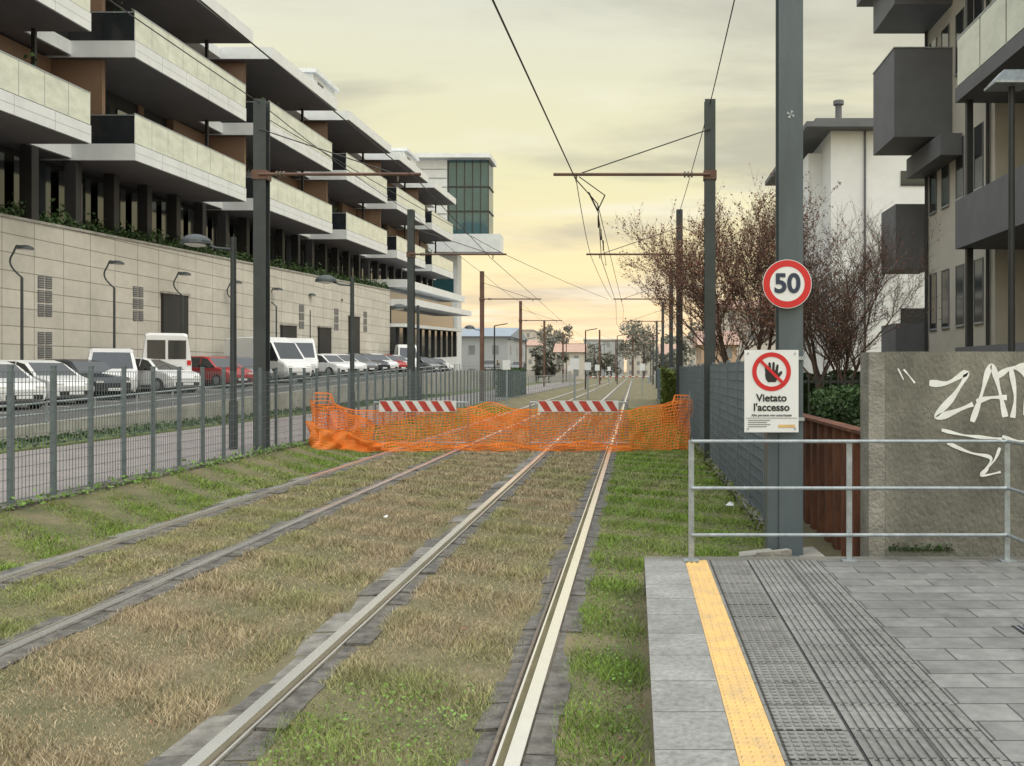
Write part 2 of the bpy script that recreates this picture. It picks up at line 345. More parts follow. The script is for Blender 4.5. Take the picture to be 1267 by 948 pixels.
for i,(dn,yr,hr,wr) in enumerate(((8000,(2.6,7.5),(.022,.055),(.0020,.0038)),(4200,(7.5,13),(.026,.06),(.003,.0058)),(1900,(13,24),(.03,.065),(.006,.010)),(700,(24,45),(.04,.08),(.01,.02)),(900,(-2,2.6),(.03,.06),(.003,.005)))):
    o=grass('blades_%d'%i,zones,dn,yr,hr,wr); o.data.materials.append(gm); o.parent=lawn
def leafmass(g,part,m,fn,n,s,flat=1.0):
    q=g.p(part,m); V=[];F=[]
    for i in range(n):
        c=Vector(fn()); a=Vector((random.gauss(0,1),random.gauss(0,1),random.gauss(0,1)*flat)).normalized(); b_=a.cross(Vector((random.gauss(0,1),random.gauss(0,1),random.gauss(0,1)))).normalized()
        k=s*random.uniform(.5,1.3); o=len(V); V+=[tuple(c-a*k),tuple(c+b_*k*.6),tuple(c+a*k),tuple(c-b_*k*.6)]; F.append((o,o+1,o+2,o+3))
    q.add(V,F)
g=G('clover')
def wf():
    r=random.random()
    if r<.3: x=random.uniform(-.3,0); y=random.uniform(3.5,20)
    elif r<.6: x=random.uniform(0,1.4); y=random.uniform(7.8,24)
    elif r<.85: x=random.uniform(-7,-5.8); y=random.uniform(6,22)
    else: x=random.uniform(-1.7,-.85); y=random.uniform(3.5,5.3)
    return (x,y,random.uniform(.015,.045)+(max(0,-5.8-x)/1.3*.2 if x<-5.8 else 0))
leafmass(g,'leaves',M['clover'],wf,5000,.012,.3); g.done()
g=G('dead_leaves'); leafmass(g,'leaves',M['bud'],lambda:(random.uniform(-5.2,.9),random.uniform(3.5,20),random.uniform(.03,.05)) ,300,.011,.3); g.done()
g=G('verge'); q=g.p('turf',M['verge']); q.box(-13.72,-12.2,-20,140,.1,.26)
leafmass(g,'tufts',M['leaf'],lambda:(random.uniform(-13.7,-12.2),random.uniform(8,60),random.uniform(.26,.36)),5000,.06)
g.done()
# weeds growing along the foot of the fences
g=G('fence_weeds')
leafmass(g,'left',M['clover'],lambda:(-7.08+random.gauss(0,.04),random.uniform(5,45),.24+abs(random.gauss(0,.06))),3500,.028)
leafmass(g,'right',M['leafiv'],lambda:(1.40+random.gauss(0,.04),random.uniform(9,45),.03+abs(random.gauss(0,.08))),2500,.028)
g.done()

# ---------------------------------------------------------------- fences
g=G('mesh_fence'); pq=g.p('posts',M['fence']); wq=g.p('wire_mesh',M['fence'])
y=-2.; FX=-7.25
while y<62:
    pq.box(FX-.026,FX+.026,y-.02,y+.02,.2,1.86); pq.box(FX-.030,FX+.030,y-.024,y+.024,1.86,1.88); y+=.8
y=-2.
while y<62:
    wq.box(FX-.003,FX+.003,y-.0028,y+.0028,.28,1.80); y+=.066 if y<32 else .13
for k in range(13):
    z=.30+k*.125; wq.box(FX+.004,FX+.010,-2,62,z-.003,z+.003)
g.done()
g=G('grating_fence'); pq=g.p('posts',M['fencer']); wq=g.p('grating',M['fencer']); kq=g.p('kerb',M['oldconc'])
y=9.2; FX=1.5
while y<60:
    pq.box(FX-.03,FX+.03,y-.03,y+.03,0,1.98); y+=1.4
y=9.2
while y<60:
    wq.box(FX-.011,FX+.011,y-.0025,y+.0025,.12,1.93); y+=.066 if y<30 else .13
for k in range(15):
    z=.12+k*.13; wq.box(FX-.010,FX+.010,9.2,60,z-.005,z+.005)
kq.box(FX-.10,FX+.10,9.0,60,-.05,.09)
g.done()

# ---------------------------------------------------------------- orange safety net
def net(g,part,pts,z0f,z1f,cell=.055,amp=.05,strand=.0085,nv=16):
    q=g.p(part,M['orange']); P=[Vector((p[0],p[1],0)) for p in pts]; seg=[(b_-a).length for a,b_ in zip(P[:-1],P[1:])]; T=sum(seg)
    nu=int(T/cell); ph=random.uniform(0,6)
    def pt(u):
        d=u*T
        for a,b_,s_ in zip(P[:-1],P[1:],seg):
            if d<=s_+1e-6: return a.lerp(b_,d/s_)
            d-=s_
        return P[-1].copy()
    grid=[]
    for i in range(nu+1):
        u=i/nu; p=pt(u); row=[]
        za=z0f(u);zb=z1f(u)
        for j in range(nv+1):
            v=j/nv
            dy_=amp*(math.sin(u*T*3.1+v*2.2+ph)+.6*math.sin(u*T*7.7+v*5)+.35*math.sin(u*T*15-v*9))
            dx_=.035*math.sin(v*7+u*T*3+ph)+.018*math.sin(u*T*13+v*4); dz=.022*math.sin(u*T*7+v*6)+.03*math.sin(u*T*2.2+v*3+ph)*v
            row.append(Vector((p.x+dx_,p.y+dy_,za+(zb-za)*v+dz)))
        grid.append(row)
    def strip(a,b_,w):
        d=(b_-a)
        if d.length<1e-5:return
        n=d.normalized().cross(Vector((0,1,0))); n=n.normalized()*w if n.length>.01 else Vector((w,0,0))
        q.add([a-n,a+n,b_+n,b_-n],[(0,1,2,3)])
    for i in range(nu+1):
        for j in range(nv+1):
            if i<nu: strip(grid[i][j],grid[i+1][j],strand*(1.6 if j in(0,nv) else .9))
            if j<nv: strip(grid[i][j],grid[i][j+1],strand*.55)
g=G('safety_net')
def sag(u): return 1.10-.15*abs(math.sin(u*math.pi*4.2))+.03*math.sin(u*31)
net(g,'netting',[(-7.1,20.6),(-5.9,21),(-3.8,21.1),(-2.4,21),(-.16,21.0),(1.25,21.2)],lambda u:.04+.03*math.sin(u*20),lambda u:sag(u)+(.2 if u<.04 or u>.96 else 0),.075,.05,.0095)
net(g,'netting_fold',[(-7.15,20.6),(-6.95,20.2),(-6.6,20.9),(-6.3,20.5),(-5.9,20.95)],lambda u:.05,lambda u:1.2-.5*u,.06,.06,.010)
net(g,'netting_heap',[(-7.1,20.3),(-6.7,19.8),(-6.3,20.3),(-5.6,20.6)],lambda u:.05,lambda u:.75-.55*u,.035,.10,.012)
net(g,'netting_fold_right',[(-.1,20.9),(.5,21.2),(1.0,20.9),(1.28,21.3)],lambda u:.05,lambda u:.9+.3*u,.07,.07,.008)
net(g,'netting_overlap',[(-3.8,21.3),(-3.1,21.2),(-2.4,21.3)],lambda u:.5,lambda u:1.0-.2*math.sin(u*3.1),.06,.05,.009,8)
net(g,'netting_back_layer',[(-5.9,21.45),(-3.8,21.5),(-2.4,21.45),(-.1,21.5)],lambda u:.1,lambda u:.85+.08*math.sin(u*13),.08,.05,.008,12)
net(g,'netting_ground_roll',[(-5.8,20.8),(-3.8,20.9),(-2.4,20.85),(-.1,20.9)],lambda u:.02,lambda u:.16+.05*math.sin(u*17),.06,.06,.010,4)
q=g.p('stakes',M['galv'])
for x,yy in((-7.1,20.55),(1.27,21.25)): q.tube((x,yy,0),(x,yy,1.35),.02)
g.done()
for xa,xb in((-5.95,-3.8),(-2.38,-.16)):
    g=G('crowd_barrier'); q=g.p('frame',M['galv']); Y=21.22
    for x in(xa,xb): q.tube((x,Y,.12),(x,Y,1.05),.02)
    q.tube((xa,Y,1.1),(xb,Y,1.1),.02); q.tube((xa,Y,.18),(xb,Y,.18),.02); 
    q.tube((xa,Y,1.05),(xa+.05,Y,1.1),.02); q.tube((xb,Y,1.05),(xb-.05,Y,1.1),.02)
    k=1
    while xa+k*.12<xb: q.tube((xa+k*.12,Y,.18),(xa+k*.12,Y,1.1),.008,n=5); k+=1
    for x in(xa+.25,xb-.25): q.tube((x,Y-.3,.02),(x,Y+.3,.02),.02); q.tube((x,Y-.3,.02),(x,Y,.18),.015); q.tube((x,Y+.3,.02),(x,Y,.18),.015)
    w=g.p('board',M['signw']); x0=xa+.22; x1=xb-.2; yb=Y-.36; z0,z1=.90,1.15
    w.box(x0,x1,yb,yb+.02,z0,z1); q.tube((x0+.2,yb+.02,1.05),(x0+.2,Y,1.08),.01); q.tube((x1-.2,yb+.02,1.05),(x1-.2,Y,1.08),.01)
    r=g.p('stripes',M['redboard']); n_=6; st=(x1-x0)/n_
    for i in range(n_):
        a=x0+i*st; b0=min(a+st*.55,x1); lean_=.15
        r.poly([(min(a+lean_,x1),yb-.003,z0+.01),(min(b0+lean_,x1),yb-.003,z0+.01),(b0,yb-.003,z1-.01),(a,yb-.003,z1-.01)])
    g.done()

# ---------------------------------------------------------------- platform
g=G('tram_platform')
b=g.p('base',M['conc']); b.box(.10,3.6,-4,7.4,-.1,.262)
PZ=.30
g.p('edge_slab',M['edgeslab']).box(.08,.40,-4,7.42,.265,PZ)
g.p('base_strip',M['yellow']).box(.403,.577,-4,7.42,.265,PZ-.004)
yq=g.p('yellow_domes',M['yellow'])
y=1.0
while y<7.4:
    for k in range(4):
        x=.428+k*.042; r=.014
        yq.add([(x-r,y-r,PZ-.004),(x+r,y-r,PZ-.004),(x+r,y+r,PZ-.004),(x-r,y+r,PZ-.004),(x-r*.5,y-r*.5,PZ+.003),(x+r*.5,y-r*.5,PZ+.003),(x+r*.5,y+r*.5,PZ+.003),(x-r*.5,y+r*.5,PZ+.003)],
            [(4,5,6,7),(0,1,5,4),(1,2,6,5),(2,3,7,6),(3,0,4,7)])
    y+=.046
t=g.p('tactile_bed',M['tact']); t.box(.58,1.45,-4,7.42,.265,PZ-.006)
tb=g.p('tactile_bars',M['tact']); y=1.0
while y<7.4:
    for k in range(7):
        x=.60+k*.041; tb.box(x,x+.024,y,y+.022,PZ-.007,PZ)
    y+=.042
for k in range(13):
    x=.905+k*.041; yy=-4
    while yy<7.4:
        tb.box(x,x+.020,yy+.004,min(yy+.296,7.42),PZ-.007,PZ+.003); yy+=.3
g.p('paving',M['paver']).box(1.452,3.6,-4,7.42,.265,PZ)
q=g.p('end_kerb',M['oldconc']); q.box(.08,3.6,7.423,7.62,-.05,.285)
dc=g.p('drain_cover',M['dark']); dc.box(2.22,2.42,5.30,5.48,PZ+.001,PZ+.004)
fr_=g.p('drain_bars',M['galv'])
for k in range(6): fr_.box(2.235+k*.032,2.245+k*.032,5.31,5.47,PZ+.0045,PZ+.007)
g.done()
g=G('broken_slab'); q=g.p('s',M['oldconcl'])
for (x0,x1,y0,y1,z) in((.55,.83,7.66,7.95,.22),(.86,1.18,7.65,7.9,.30),(1.22,1.62,7.64,8.3,.24),(1.0,1.3,7.64,7.74,.33)):
    t=.03; q.add([(x0,y0,0),(x1,y0+t,0),(x1-t,y1,0),(x0+t,y1,0),(x0,y0,z-.02),(x1,y0+t,z),(x1-t,y1,z),(x0+t,y1,z-.03)],[(4,5,6,7),(0,1,5,4),(1,2,6,5),(2,3,7,6),(3,0,4,7)])
g.done()
g=G('platform_railing'); q=g.p('rails',M['galv']); ry=7.36
for x in(.45,1.70,2.95):
    q.box(x-.022,x+.022,ry-.008,ry+.008,PZ,PZ+.96); q.box(x-.06,x+.06,ry-.05,ry+.05,PZ+.001,PZ+.012)
for h in(.95,.58,.21): q.tube((.45,ry-.02,PZ+h),(2.95,ry-.02,PZ+h),.014,n=10)
for yy in(6.1,4.8,3.5,2.2): q.box(2.942,2.958,yy-.022,yy+.022,PZ,PZ+.96)
for h in(.95,.58,.21): q.tube((2.95,ry-.02,PZ+h),(2.95,1,PZ+h),.014,n=10)
g.done()
g=G('concrete_wall'); q=g.p('wall',M['oldconc']); q.box(2.12,6.5,7.85,8.15,0,1.97); g.p('wall_end',M['oldconcl']).box(1.98,2.1195,7.853,8.147,0,1.965)
leafmass(g,'moss',M['leaf'],lambda:(random.uniform(2.15,2.7),7.84,.29+abs(random.gauss(0,.022))),350,.012)
s_=g.p('graffiti',M['spray']); gy=7.847
def wx(px,py): return ((px-785)/146.6,1.8-(py-460)/146.6)
for pts,w in (([(1150,474),(1172,474),(1196,462),(1180,490),(1158,515),(1172,513),(1204,500)],.055),
 ([(1203,522),(1214,490),(1223,458),(1228,453),(1236,480),(1244,516)],.048),([(1208,497),(1226,492),(1246,492)],.042),
 ([(1234,466),(1250,456),(1264,458),(1272,480),(1268,514)],.048),([(1251,457),(1256,490),(1253,517)],.042),([(1258,455),(1278,450),(1305,448)],.048),([(1284,450),(1288,484),(1285,518)],.048),
 ([(1118,457),(1124,464),(1132,474)],.016),([(1111,456),(1118,470)],.012),
 ([(1165,532),(1190,538),(1215,541),(1240,543)],.028),([(1172,548),(1200,560),(1225,566),(1222,578),(1215,588)],.03),([(1237,554),(1230,570),(1214,588),(1238,584)],.026),([(1240,540),(1262,546),(1290,540)],.028)):
    ribbon(s_,[wx(*p) for p in pts],w,gy); gy-=.0004
g.done()
g=G('sheet_pile_wall'); q=g.p('s',M['rustpile']); y=8.2
while y<16:
    pr=[(2.03,y),(2.03,y+.14),(2.13,y+.2),(2.13,y+.34),(2.03,y+.40)]
    for (xa,ya),(xb,yb_2) in zip(pr[:-1],pr[1:]): q.add([(xa,ya,-.1),(xb,yb_2,-.1),(xb,yb_2,1.24),(xa,ya,1.24)],[(0,1,2,3)])
    y+=.40
q.box(2.0,2.16,8.2,16,1.24,1.27)
g.done()

# ---------------------------------------------------------------- catenary
def hpole(g,x,y,z0,z1,w,m):
    q=g.p('mast',m); t=w*.1
    q.box(x-w/2,x+w/2,y-w/2,y-w/2+t,z0,z1); q.box(x-w/2,x+w/2,y+w/2-t,y+w/2,z0,z1); q.box(x-t/2,x+t/2,y-w/2+t,y+w/2-t,z0,z1)
    q.box(x-w*.8,x+w*.8,y-w*.8,y+w*.8,z0,z0+.03)
def cat(x,y,dirx,reach,m,w=.21,top=7.2,arm=5.7,z0=0):
    g=G('catenary_pole'); hpole(g,x,y,z0,top,w,m); q=g.p('arm',M['polerust']); xe=x+dirx*reach
    q.tube((x,y-w*.6,arm),(xe,y-w*.6,arm),.032,n=8); q.box(x-w*.6,x+w*.6,y-w*.6,y+w*.55,arm-.09,arm+.09)
    s=g.p('stay',M['wire']); s.tube((x,y-w*.6,arm+.9),(x+dirx*reach*.82,y-w*.6,arm+.03),.012,n=5)
    i_=g.p('insulators',M['railside']); xt=x+dirx*(reach-.45)
    i_.tube((xt,y-w*.6,arm-.03),(xt,y-w*.6,arm-.14),.018,n=8)
    for k in range(3): i_.tube((x+dirx*(.35+k*.07),y-w*.6,arm),(x+dirx*(.38+k*.07),y-w*.6,arm),.06,n=10)
    g.done()
for (x,y,m) in((1.5,18.5,'pole'),(1.5,31,'pole'),(1.97,50,'pole'),(2.2,72,'pole'),(2.4,100,'pole'),(2.6,130,'pole'),(3,170,'pole')): cat(x,y,-1,3.1,M[m])
for (x,y,m) in((-7.42,18.5,'pole'),(-7.45,31,'pole'),(-8.2,50,'polerust'),(-8.7,71,'polerust'),(-9.6,99,'polerust'),(-10,130,'polerust'),(-4.5,120,'polerust'),(-3.2,160,'polerust')): cat(x,y,1,3.2,M[m],w=.24 if y<20 else .21,z0=.15)
g=G('tram_mast'); hpole(g,1.34,8.05,.2,9.5,.205,M['polenear']); q=g.p('base_box',M['polenear']); q.box(1.14,1.235,7.96,8.14,.22,1.28)
q=g.p('clamps',M['galv']); q.box(1.21,1.47,7.925,7.945,2.44,2.47); q.box(1.21,1.47,7.925,7.945,2.62,2.65); q.box(1.0,1.45,7.925,7.944,1.9,1.93); q.box(1.0,1.45,7.925,7.944,1.38,1.41)
ms=g.p('marking',M['galv'])
for a in range(4):
    t=a*math.pi/2+.78; ms.add([(1.335,7.944,4.0),(1.335+.035*math.cos(t),7.944,4.0+.035*math.sin(t)),(1.335+.035*math.cos(t+.7),7.944,4.0+.035*math.sin(t+.7))],[(0,1,2)])
g.done()
g=G('speed_limit_sign'); cx,cz=1.297,2.545
b=g.p('back_plate',M['galv']); b.tube((cx,7.91,cz),(cx,7.895,cz),.205,n=48)
g.p('red_ring',M['red']).disc_y(cx,7.891,cz,.203,48,.148); g.p('face',M['signw']).disc_y(cx,7.893,cz,.150,48)
g.p('rim',M['signw']).disc_y(cx,7.8925,cz,.208,48,.201)
text(g,'digits','50',cx,7.889,cz-.002,.225,M['navy'],.007); g.done()
g=G('no_access_sign'); x0,x1,z0,z1=.935,1.395,1.285,1.985; yy=7.90
b=g.p('panel',M['signw']); b.box(x0,x1,yy,yy+.012,z0,z1)
cx,cz=1.165,1.80; Y=yy-.003
g.p('ring',M['red']).disc_y(cx,Y,cz,.165,48,.127)
h=g.p('hand_pictogram',M['black']); hy=Y
h.poly([(cx-.048,hy,cz-.065),(cx-.03,hy,cz-.088),(cx+.035,hy,cz-.088),(cx+.052,hy,cz-.055),(cx+.055,hy,cz-.01),(cx+.052,hy,cz+.012),(cx-.052,hy,cz+.012),(cx-.055,hy,cz-.03)])
for i,(a,l) in enumerate(((-.041,.045),(-.014,.068),(.014,.070),(.041,.050))):
    hy2=hy-.0006*(i+1); xx=cx+a; tip=a*.22
    h.poly([(xx-.0115,hy2,cz-.01),(xx+.0115,hy2,cz-.01),(xx+.010+tip,hy2,cz+.012+l-.008),(xx+tip+.004,hy2,cz+.012+l),(xx+tip-.004,hy2,cz+.012+l),(xx-.010+tip,hy2,cz+.012+l-.008)])
h.poly([(cx+.040,hy-.003,cz-.075),(cx+.062,hy-.003,cz-.052),(cx+.090,hy-.003,cz-.012),(cx+.088,hy-.003,cz+.006),(cx+.076,hy-.003,cz+.004),(cx+.05,hy-.003,cz-.022)])
r=g.p('slash',M['red']); d=.105; r.poly([(cx-d-.009,Y-.005,cz+d-.009),(cx-d+.009,Y-.005,cz+d+.009),(cx+d+.009,Y-.005,cz-d+.009),(cx+d-.009,Y-.005,cz-d-.009)])
text(g,'text_vietato','Vietato',cx,Y,1.575,.088,M['black'],.0022,1.0); text(g,'text_accesso',"l'accesso",cx,Y,1.495,.088,M['black'],.0022,1.0)
text(g,'text_small',"Alle persone non autorizzate",cx,Y,1.43,.029,M['black'],.0004)
k=g.p('print_lines',M['greyclad'])
for i in range(4): k.box(x0+.03,x0+.22-.03*(i%2),Y,Y+.002,1.385-i*.018,1.390-i*.018)
g.p('logo',M['yellow']).box(x1-.17,x1-.03,Y,Y+.002,1.325,1.35)
g.p('border',M['greyclad']).box(x0+.012,x1-.012,Y,Y+.002,1.405,1.408)
bo=g.p('bolts',M['galv'])
for a in(x0+.03,x1-.03):
    for c in(z0+.03,z1-.03): bo.tube((a,yy-.006,c),(a,yy,c),.008,n=8)
g.done()
g=G('overhead_wires'); q=g.p('wires',M['wire'])
def wire(pts,r=.012,sag_=0):
    for a,b_ in zip(pts[:-1],pts[1:]):
        a=Vector(a);b_=Vector(b_);pr=a
        for k in range(1,9):
            t=k/8; p=a.lerp(b_,t); p.z-=sag_*4*t*(1-t); q.tube(pr,p,r,n=5,cap=False); pr=p
wire([(-1.95,-6,5.6),(-1.17,18.4,5.62),(-.80,20.2,5.45),(-1.1,31,5.55),(-1.0,50,5.55),(-1.4,72,5.6),(-1.2,100,5.6),(-1.3,160,5.6)],.012)
wire([(-1.17,18.4,5.7),(-1.45,31,5.65),(-1.15,50,5.65)],.009,.15)
wire([(-.80,20.2,5.45),(-.6,50,5.2),(-.9,72,5.5)],.009)
q.tube((-.95,19.3,5.52),(-.80,20.2,5.30),.020,n=6); q.tube((-.62,19.5,5.50),(-.80,20.2,5.30),.014,n=6); q.tube((-1.1,18.5,5.68),(-.62,19.5,5.5),.011,n=5)
for k in range(3): q.tube((-.82-.01*k,21+k*2.0,5.33),(-.82-.01*k,21.15+k*2.0,5.08),.016,n=6)
wire([(-.80,20.2,5.30),(-.85,28,5.0),(-1.0,31,5.4)],.008)
wire([(-4.7,-6,5.6),(-4.3,18.4,5.6),(-4.8,31,5.6),(-5.1,50,5.6),(-5.5,71,5.6),(-5.7,99,5.6),(-6,160,5.6)],.010)
wire([(1.34,8.05,7.15),(1.5,18.5,7.12),(1.5,31,7.12),(1.97,50,7.12),(2.2,72,7.12),(2.4,100,7.1)],.010,.06)
wire([(-7.4,-6,7.1),(-7.42,18.5,7.12),(-7.45,31,7.12),(-8.2,50,7.12),(-8.7,71,7.12),(-9.6,99,7.1)],.010,.1)
wire([(-7.42,18.5,6.9),(-4.3,31,5.7),(-1.4,50,5.7)],.009,.05)
g.done()

# ---------------------------------------------------------------- street lamps
def tall_lamp(x,y,top,z0,hd=1):
    g=G('street_lamp'); q=g.p('pole',M['pole']); q.tube((x,y,z0),(x,y,z0+1.0),.085,n=10); q.tube((x,y,z0+1.0),(x,y,top),.068,.055,n=10)
    q.path([(x,y,top-.25),(x-.35*hd,y,top-.22),(x-.62*hd,y,top-.12)],.028); 
    d=g.p('head',M['pole']); d.dome((x-.76*hd,y,top-.14),.31,.20); l=g.p('diffuser',M['lampw']); l.dome((x-.76*hd,y,top-.145),.22,.05,flip=-1)
    g.done()
tall_lamp(-8.2,19,4.55,.2); tall_lamp(-8.2,27,4.55,.2); tall_lamp(-8.8,37.8,4.5,.2); tall_lamp(-9,55,4.5,.2); tall_lamp(-9.2,75,4.5,.2)
def swan_lamp(x,y):
    g=G('wall_side_lamp'); z0=rz(y)+.13; q=g.p('pole',M['pole']); H=4.6
    q.tube((x,y,z0),(x,y,z0+H-.2),.06,.05,n=8)
    pts=[(x,y,z0+H-.2)]+[(x-.42*math.sin(t)-.02*t,y,z0+H-.2+t*.38) for t in(.4,.8,1.2,1.6,2.0,2.4)]+[(x-.2,y,z0+H+1.0),(x+.05,y,z0+H+.98)]
    q.path(pts,.034); g.p('head',M['pole']).dome((x+.12,y,z0+H+.86),.30,.16); g.p('diffuser',M['lampw']).dome((x+.12,y,z0+H+.855),.2,.04,flip=-1); g.done()
for i in range(9): swan_lamp(-23.0,34.9+i*6.2)
g=G('street_lamp'); q=g.p('pole',M['dark']); x,y=5.68,14; q.tube((x,y,0),(x,y,6.1),.055,.045,n=10)
d=g.p('head',M['galv']); d.add([(x-.32,y-.22,6.13),(x+.22,y-.22,6.13),(x+.22,y+.22,6.13),(x-.32,y+.22,6.13),(x-.15,y-.1,6.32),(x+.15,y-.1,6.32),(x+.15,y+.1,6.32),(x-.15,y+.1,6.32)],[(0,3,2,1),(4,5,6,7),(0,1,5,4),(1,2,6,5),(2,3,7,6),(3,0,4,7)])
d.box(x-.33,x+.23,y-.23,y+.23,6.09,6.128); g.done()

# ---------------------------------------------------------------- left building
g=G('apartment_building'); XB=-21.8; FXX=-26.0
sl=g.p('slabs',M['slab']); sf=g.p('soffits',M['soffit']); gl=g.p('balcony_glass',M['glasspan']); gs=g.p('side_glass',M['glassdark']); fr=g.p('glass_frames',M['galv'])  # side panes use dark glass: their unlit look is put into the colour
br=g.p('brown_panels',M['brown']); wl=g.p('dark_walls',M['facdark']); wn=g.p('windows',M['glassdark']); col=g.p('columns',M['facdark']); bright=g.p('glass_reflections',M['white'])
furn=g.p('balcony_furniture',M['white'])
PT=8.25
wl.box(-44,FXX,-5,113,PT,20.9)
sl.box(-43,-27,-5,113,21.3,21.7)
for n_ in range(-3,5):
    y0=40.6+14.9*n_; y1=y0+11.6; yn=y0+14.9
    for zb2 in(11.35,15.85):
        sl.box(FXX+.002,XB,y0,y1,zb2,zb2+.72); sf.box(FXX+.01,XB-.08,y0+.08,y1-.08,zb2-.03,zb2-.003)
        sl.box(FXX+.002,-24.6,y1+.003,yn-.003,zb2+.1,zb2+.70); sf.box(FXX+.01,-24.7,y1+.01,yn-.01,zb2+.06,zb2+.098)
        fr.box(XB+.001,XB+.004,y0+.01,y1-.01,zb2+.34,zb2+.352)
        for j in range(1,5): fr.box(XB+.001,XB+.004,y0+j*2.32,y0+j*2.32+.015,zb2+.01,zb2+.71)
        k=8; st=(y1-y0)/k
        for i in range(k): gl.box(XB-.06,XB-.03,y0+i*st+.02,y0+(i+1)*st-.02,zb2+.76,zb2+2.0)
        fr.box(XB-.07,XB-.02,y0,y1,zb2+2.003,zb2+2.06)
        for i in range(k+1): fr.box(XB-.05,XB-.035,max(y0,y0+i*st-.019),min(y1,y0+i*st+.019),zb2+.722,zb2+2.0)
        gs.box(-25.2,XB-.08,y0+.03,y0+.05,zb2+.723,zb2+1.95); gs.box(-25.2,XB-.08,y1-.05,y1-.03,zb2+.723,zb2+1.95)
        fr.box(-25.2,XB-.08,y0+.02,y0+.06,zb2+1.953,zb2+2.0)
        gs.box(-24.75,-24.72,y1+.01,yn-.01,zb2+.703,zb2+1.7)
        for j in range(2):
            py=random.uniform(y0+.8,y1-.8); px=random.uniform(-23.3,-22.5)
            if random.random()<.5: furn.tube((px,py,zb2+.72),(px,py,zb2+1.2),.22,.26,n=10)
            leafmass(g,'balcony_plants',M['leaf'],lambda:(px+random.gauss(0,.2),py+random.gauss(0,.28),zb2+1.6+random.gauss(0,.4)),120,.12)
    for za,zc in((8.27,11.32),(12.08,15.82),(16.58,20.25)):
        if za>9:
            br.box(FXX+.004,-23.4,y0+.25,y0+.5,za,zc); br.box(FXX+.004,-25.6,y1-.6,yn+.2,za,zc)
            for i in range(4):
                a=y0+1.0+i*2.5; wn.box(FXX+.003,FXX+.06,a,a+1.9,za+.05,zc-.7); fr.box(FXX+.06,FXX+.09,a+.92,a+.98,za+.05,zc-.7)
                if random.random()<.4: furn.box(FXX+.061,FXX+.08,a+.05,a+.85,za+.05+random.choice((1,1.8,2.4)),zc-.72)
                if i%2==0: br.box(FXX+.003,FXX+.12,a+1.95,a+2.45,za,zc)
            col.box(-23.9,-23.75,y1-.5,y1-.35,za,zc)
        else:
            for i in range(5):
                a=y0+i*2.98; col.box(-24.9,-24.4,a,a+.45,PT,zc); wn.box(-25.5,-25.45,a+.5,a+2.9,PT,zc-.3)
                if i in(0,2,3): bright.box(-25.3,-25.25,a+1.5,a+1.9,PT+.7,PT+2.4)  # white strips stand in for bright reflections in the recessed terrace glass
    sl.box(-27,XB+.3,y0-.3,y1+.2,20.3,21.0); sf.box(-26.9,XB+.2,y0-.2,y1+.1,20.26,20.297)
    sl.box(-27,-24.6,y1+.203,yn-.303,20.35,20.9)
for ya in(70,98): sl.box(-27.5,-24.2,ya,ya+5,21.7,23.8); sl.box(-27.8,-23.9,ya-.3,ya+5.3,23.803,24.1); wn.box(-24.2,-24.15,ya+1,ya+2.2,22.2,23.4)
pod=g.p('podium_wall',M['stone']); 
def wxx(y): return -24.5+.05*(y-36)
vs=[(wxx(-5),-5,-1),(wxx(84),84,-1),(-44,84,-1),(-44,-5,-1)]; vs+=[(a,b_,PT-.01) for a,b_,c in vs]
pod.add(vs,[(4,5,6,7),(0,1,5,4),(1,2,6,5),(3,0,4,7)])
cop=g.p('coping',M['conc']); 
a,b_=wxx(-5)+.06,wxx(84)+.06
cop.add([(a,-5,PT-.008),(b_,84,PT-.008),(b_-.5,84,PT-.008),(a-.5,-5,PT-.008),(a,-5,PT+.1),(b_,84,PT+.1),(b_-.5,84,PT+.1),(a-.5,-5,PT+.1)],[(0,3,2,1),(4,5,6,7),(0,1,5,4),(1,2,6,5),(2,3,7,6),(3,0,4,7)])
lv=g.p('louvre_windows',M['greyclad']); lf=g.p('louvre_frames',M['conc']); dr=g.p('garage_doors',M['facdark'])
def louvre(y,z):
    for dy_ in(0,.46):
        for dz in(0,.58,1.16):
            x=wxx(y+dy_); lv.box(x-.05,x+.03,y+dy_,y+dy_+.40,z+dz,z+dz+.5)
            for k in range(5): lf.box(x+.031,x+.05,y+dy_+.01,y+dy_+.39,z+dz+.04+k*.095,z+dz+.07+k*.095)
for y in(31.5,38.0,44.6,57.6,64,70.5,77): louvre(y,4.45)
for y in(31.5,38.0,): louvre(y,2.15)
for y,h in((47.0,5.9),(61,4.6),(67.3,4.6),(73.5,5.6)): dr.box(wxx(y)-.05,wxx(y)+.15,y,y+2.6,1.0,h); lf.box(wxx(y)+.04,wxx(y)+.21,y-.1,y+2.7,h+.003,h+.12)
leafmass(g,'terrace_hedge',M['leaf'],lambda:(lambda y:(wxx(y)-.35+random.uniform(-.25,.25),y,PT+.1+abs(random.gauss(0,.28))*(.6+.6*math.sin(y*1.3)**2)))(random.uniform(15,84)),9000,.11)
sl.box(-27,-20.6,84.1,113,8.6,9.3); sl.box(-27,-19.8,84.1,113,6.9,7.5); sl.box(-27,-20.8,84.1,113,5.0,5.3)
wn.box(-27,-21.6,84.1,113,2.0,4.99); wn.box(-27,-22,84.1,113,5.31,6.89); wn.box(-27,-22.2,84.1,113,7.51,8.59); sl.box(-27,-21.5,84.1,113,1.0,1.99)
for i in range(10): col.box(-21.59,-21.4,84.5+i*3,84.7+i*3,2,4.99)
g.done(tf=lambda v:(v[0],v[1],v[2]+.027*(v[1]-52)))
g=G('glass_office_tower'); sl=g.p('frame',M['slab']); gq=g.p('curtain_wall',M['glassgreen']); mu=g.p('mullions',M['dark'])
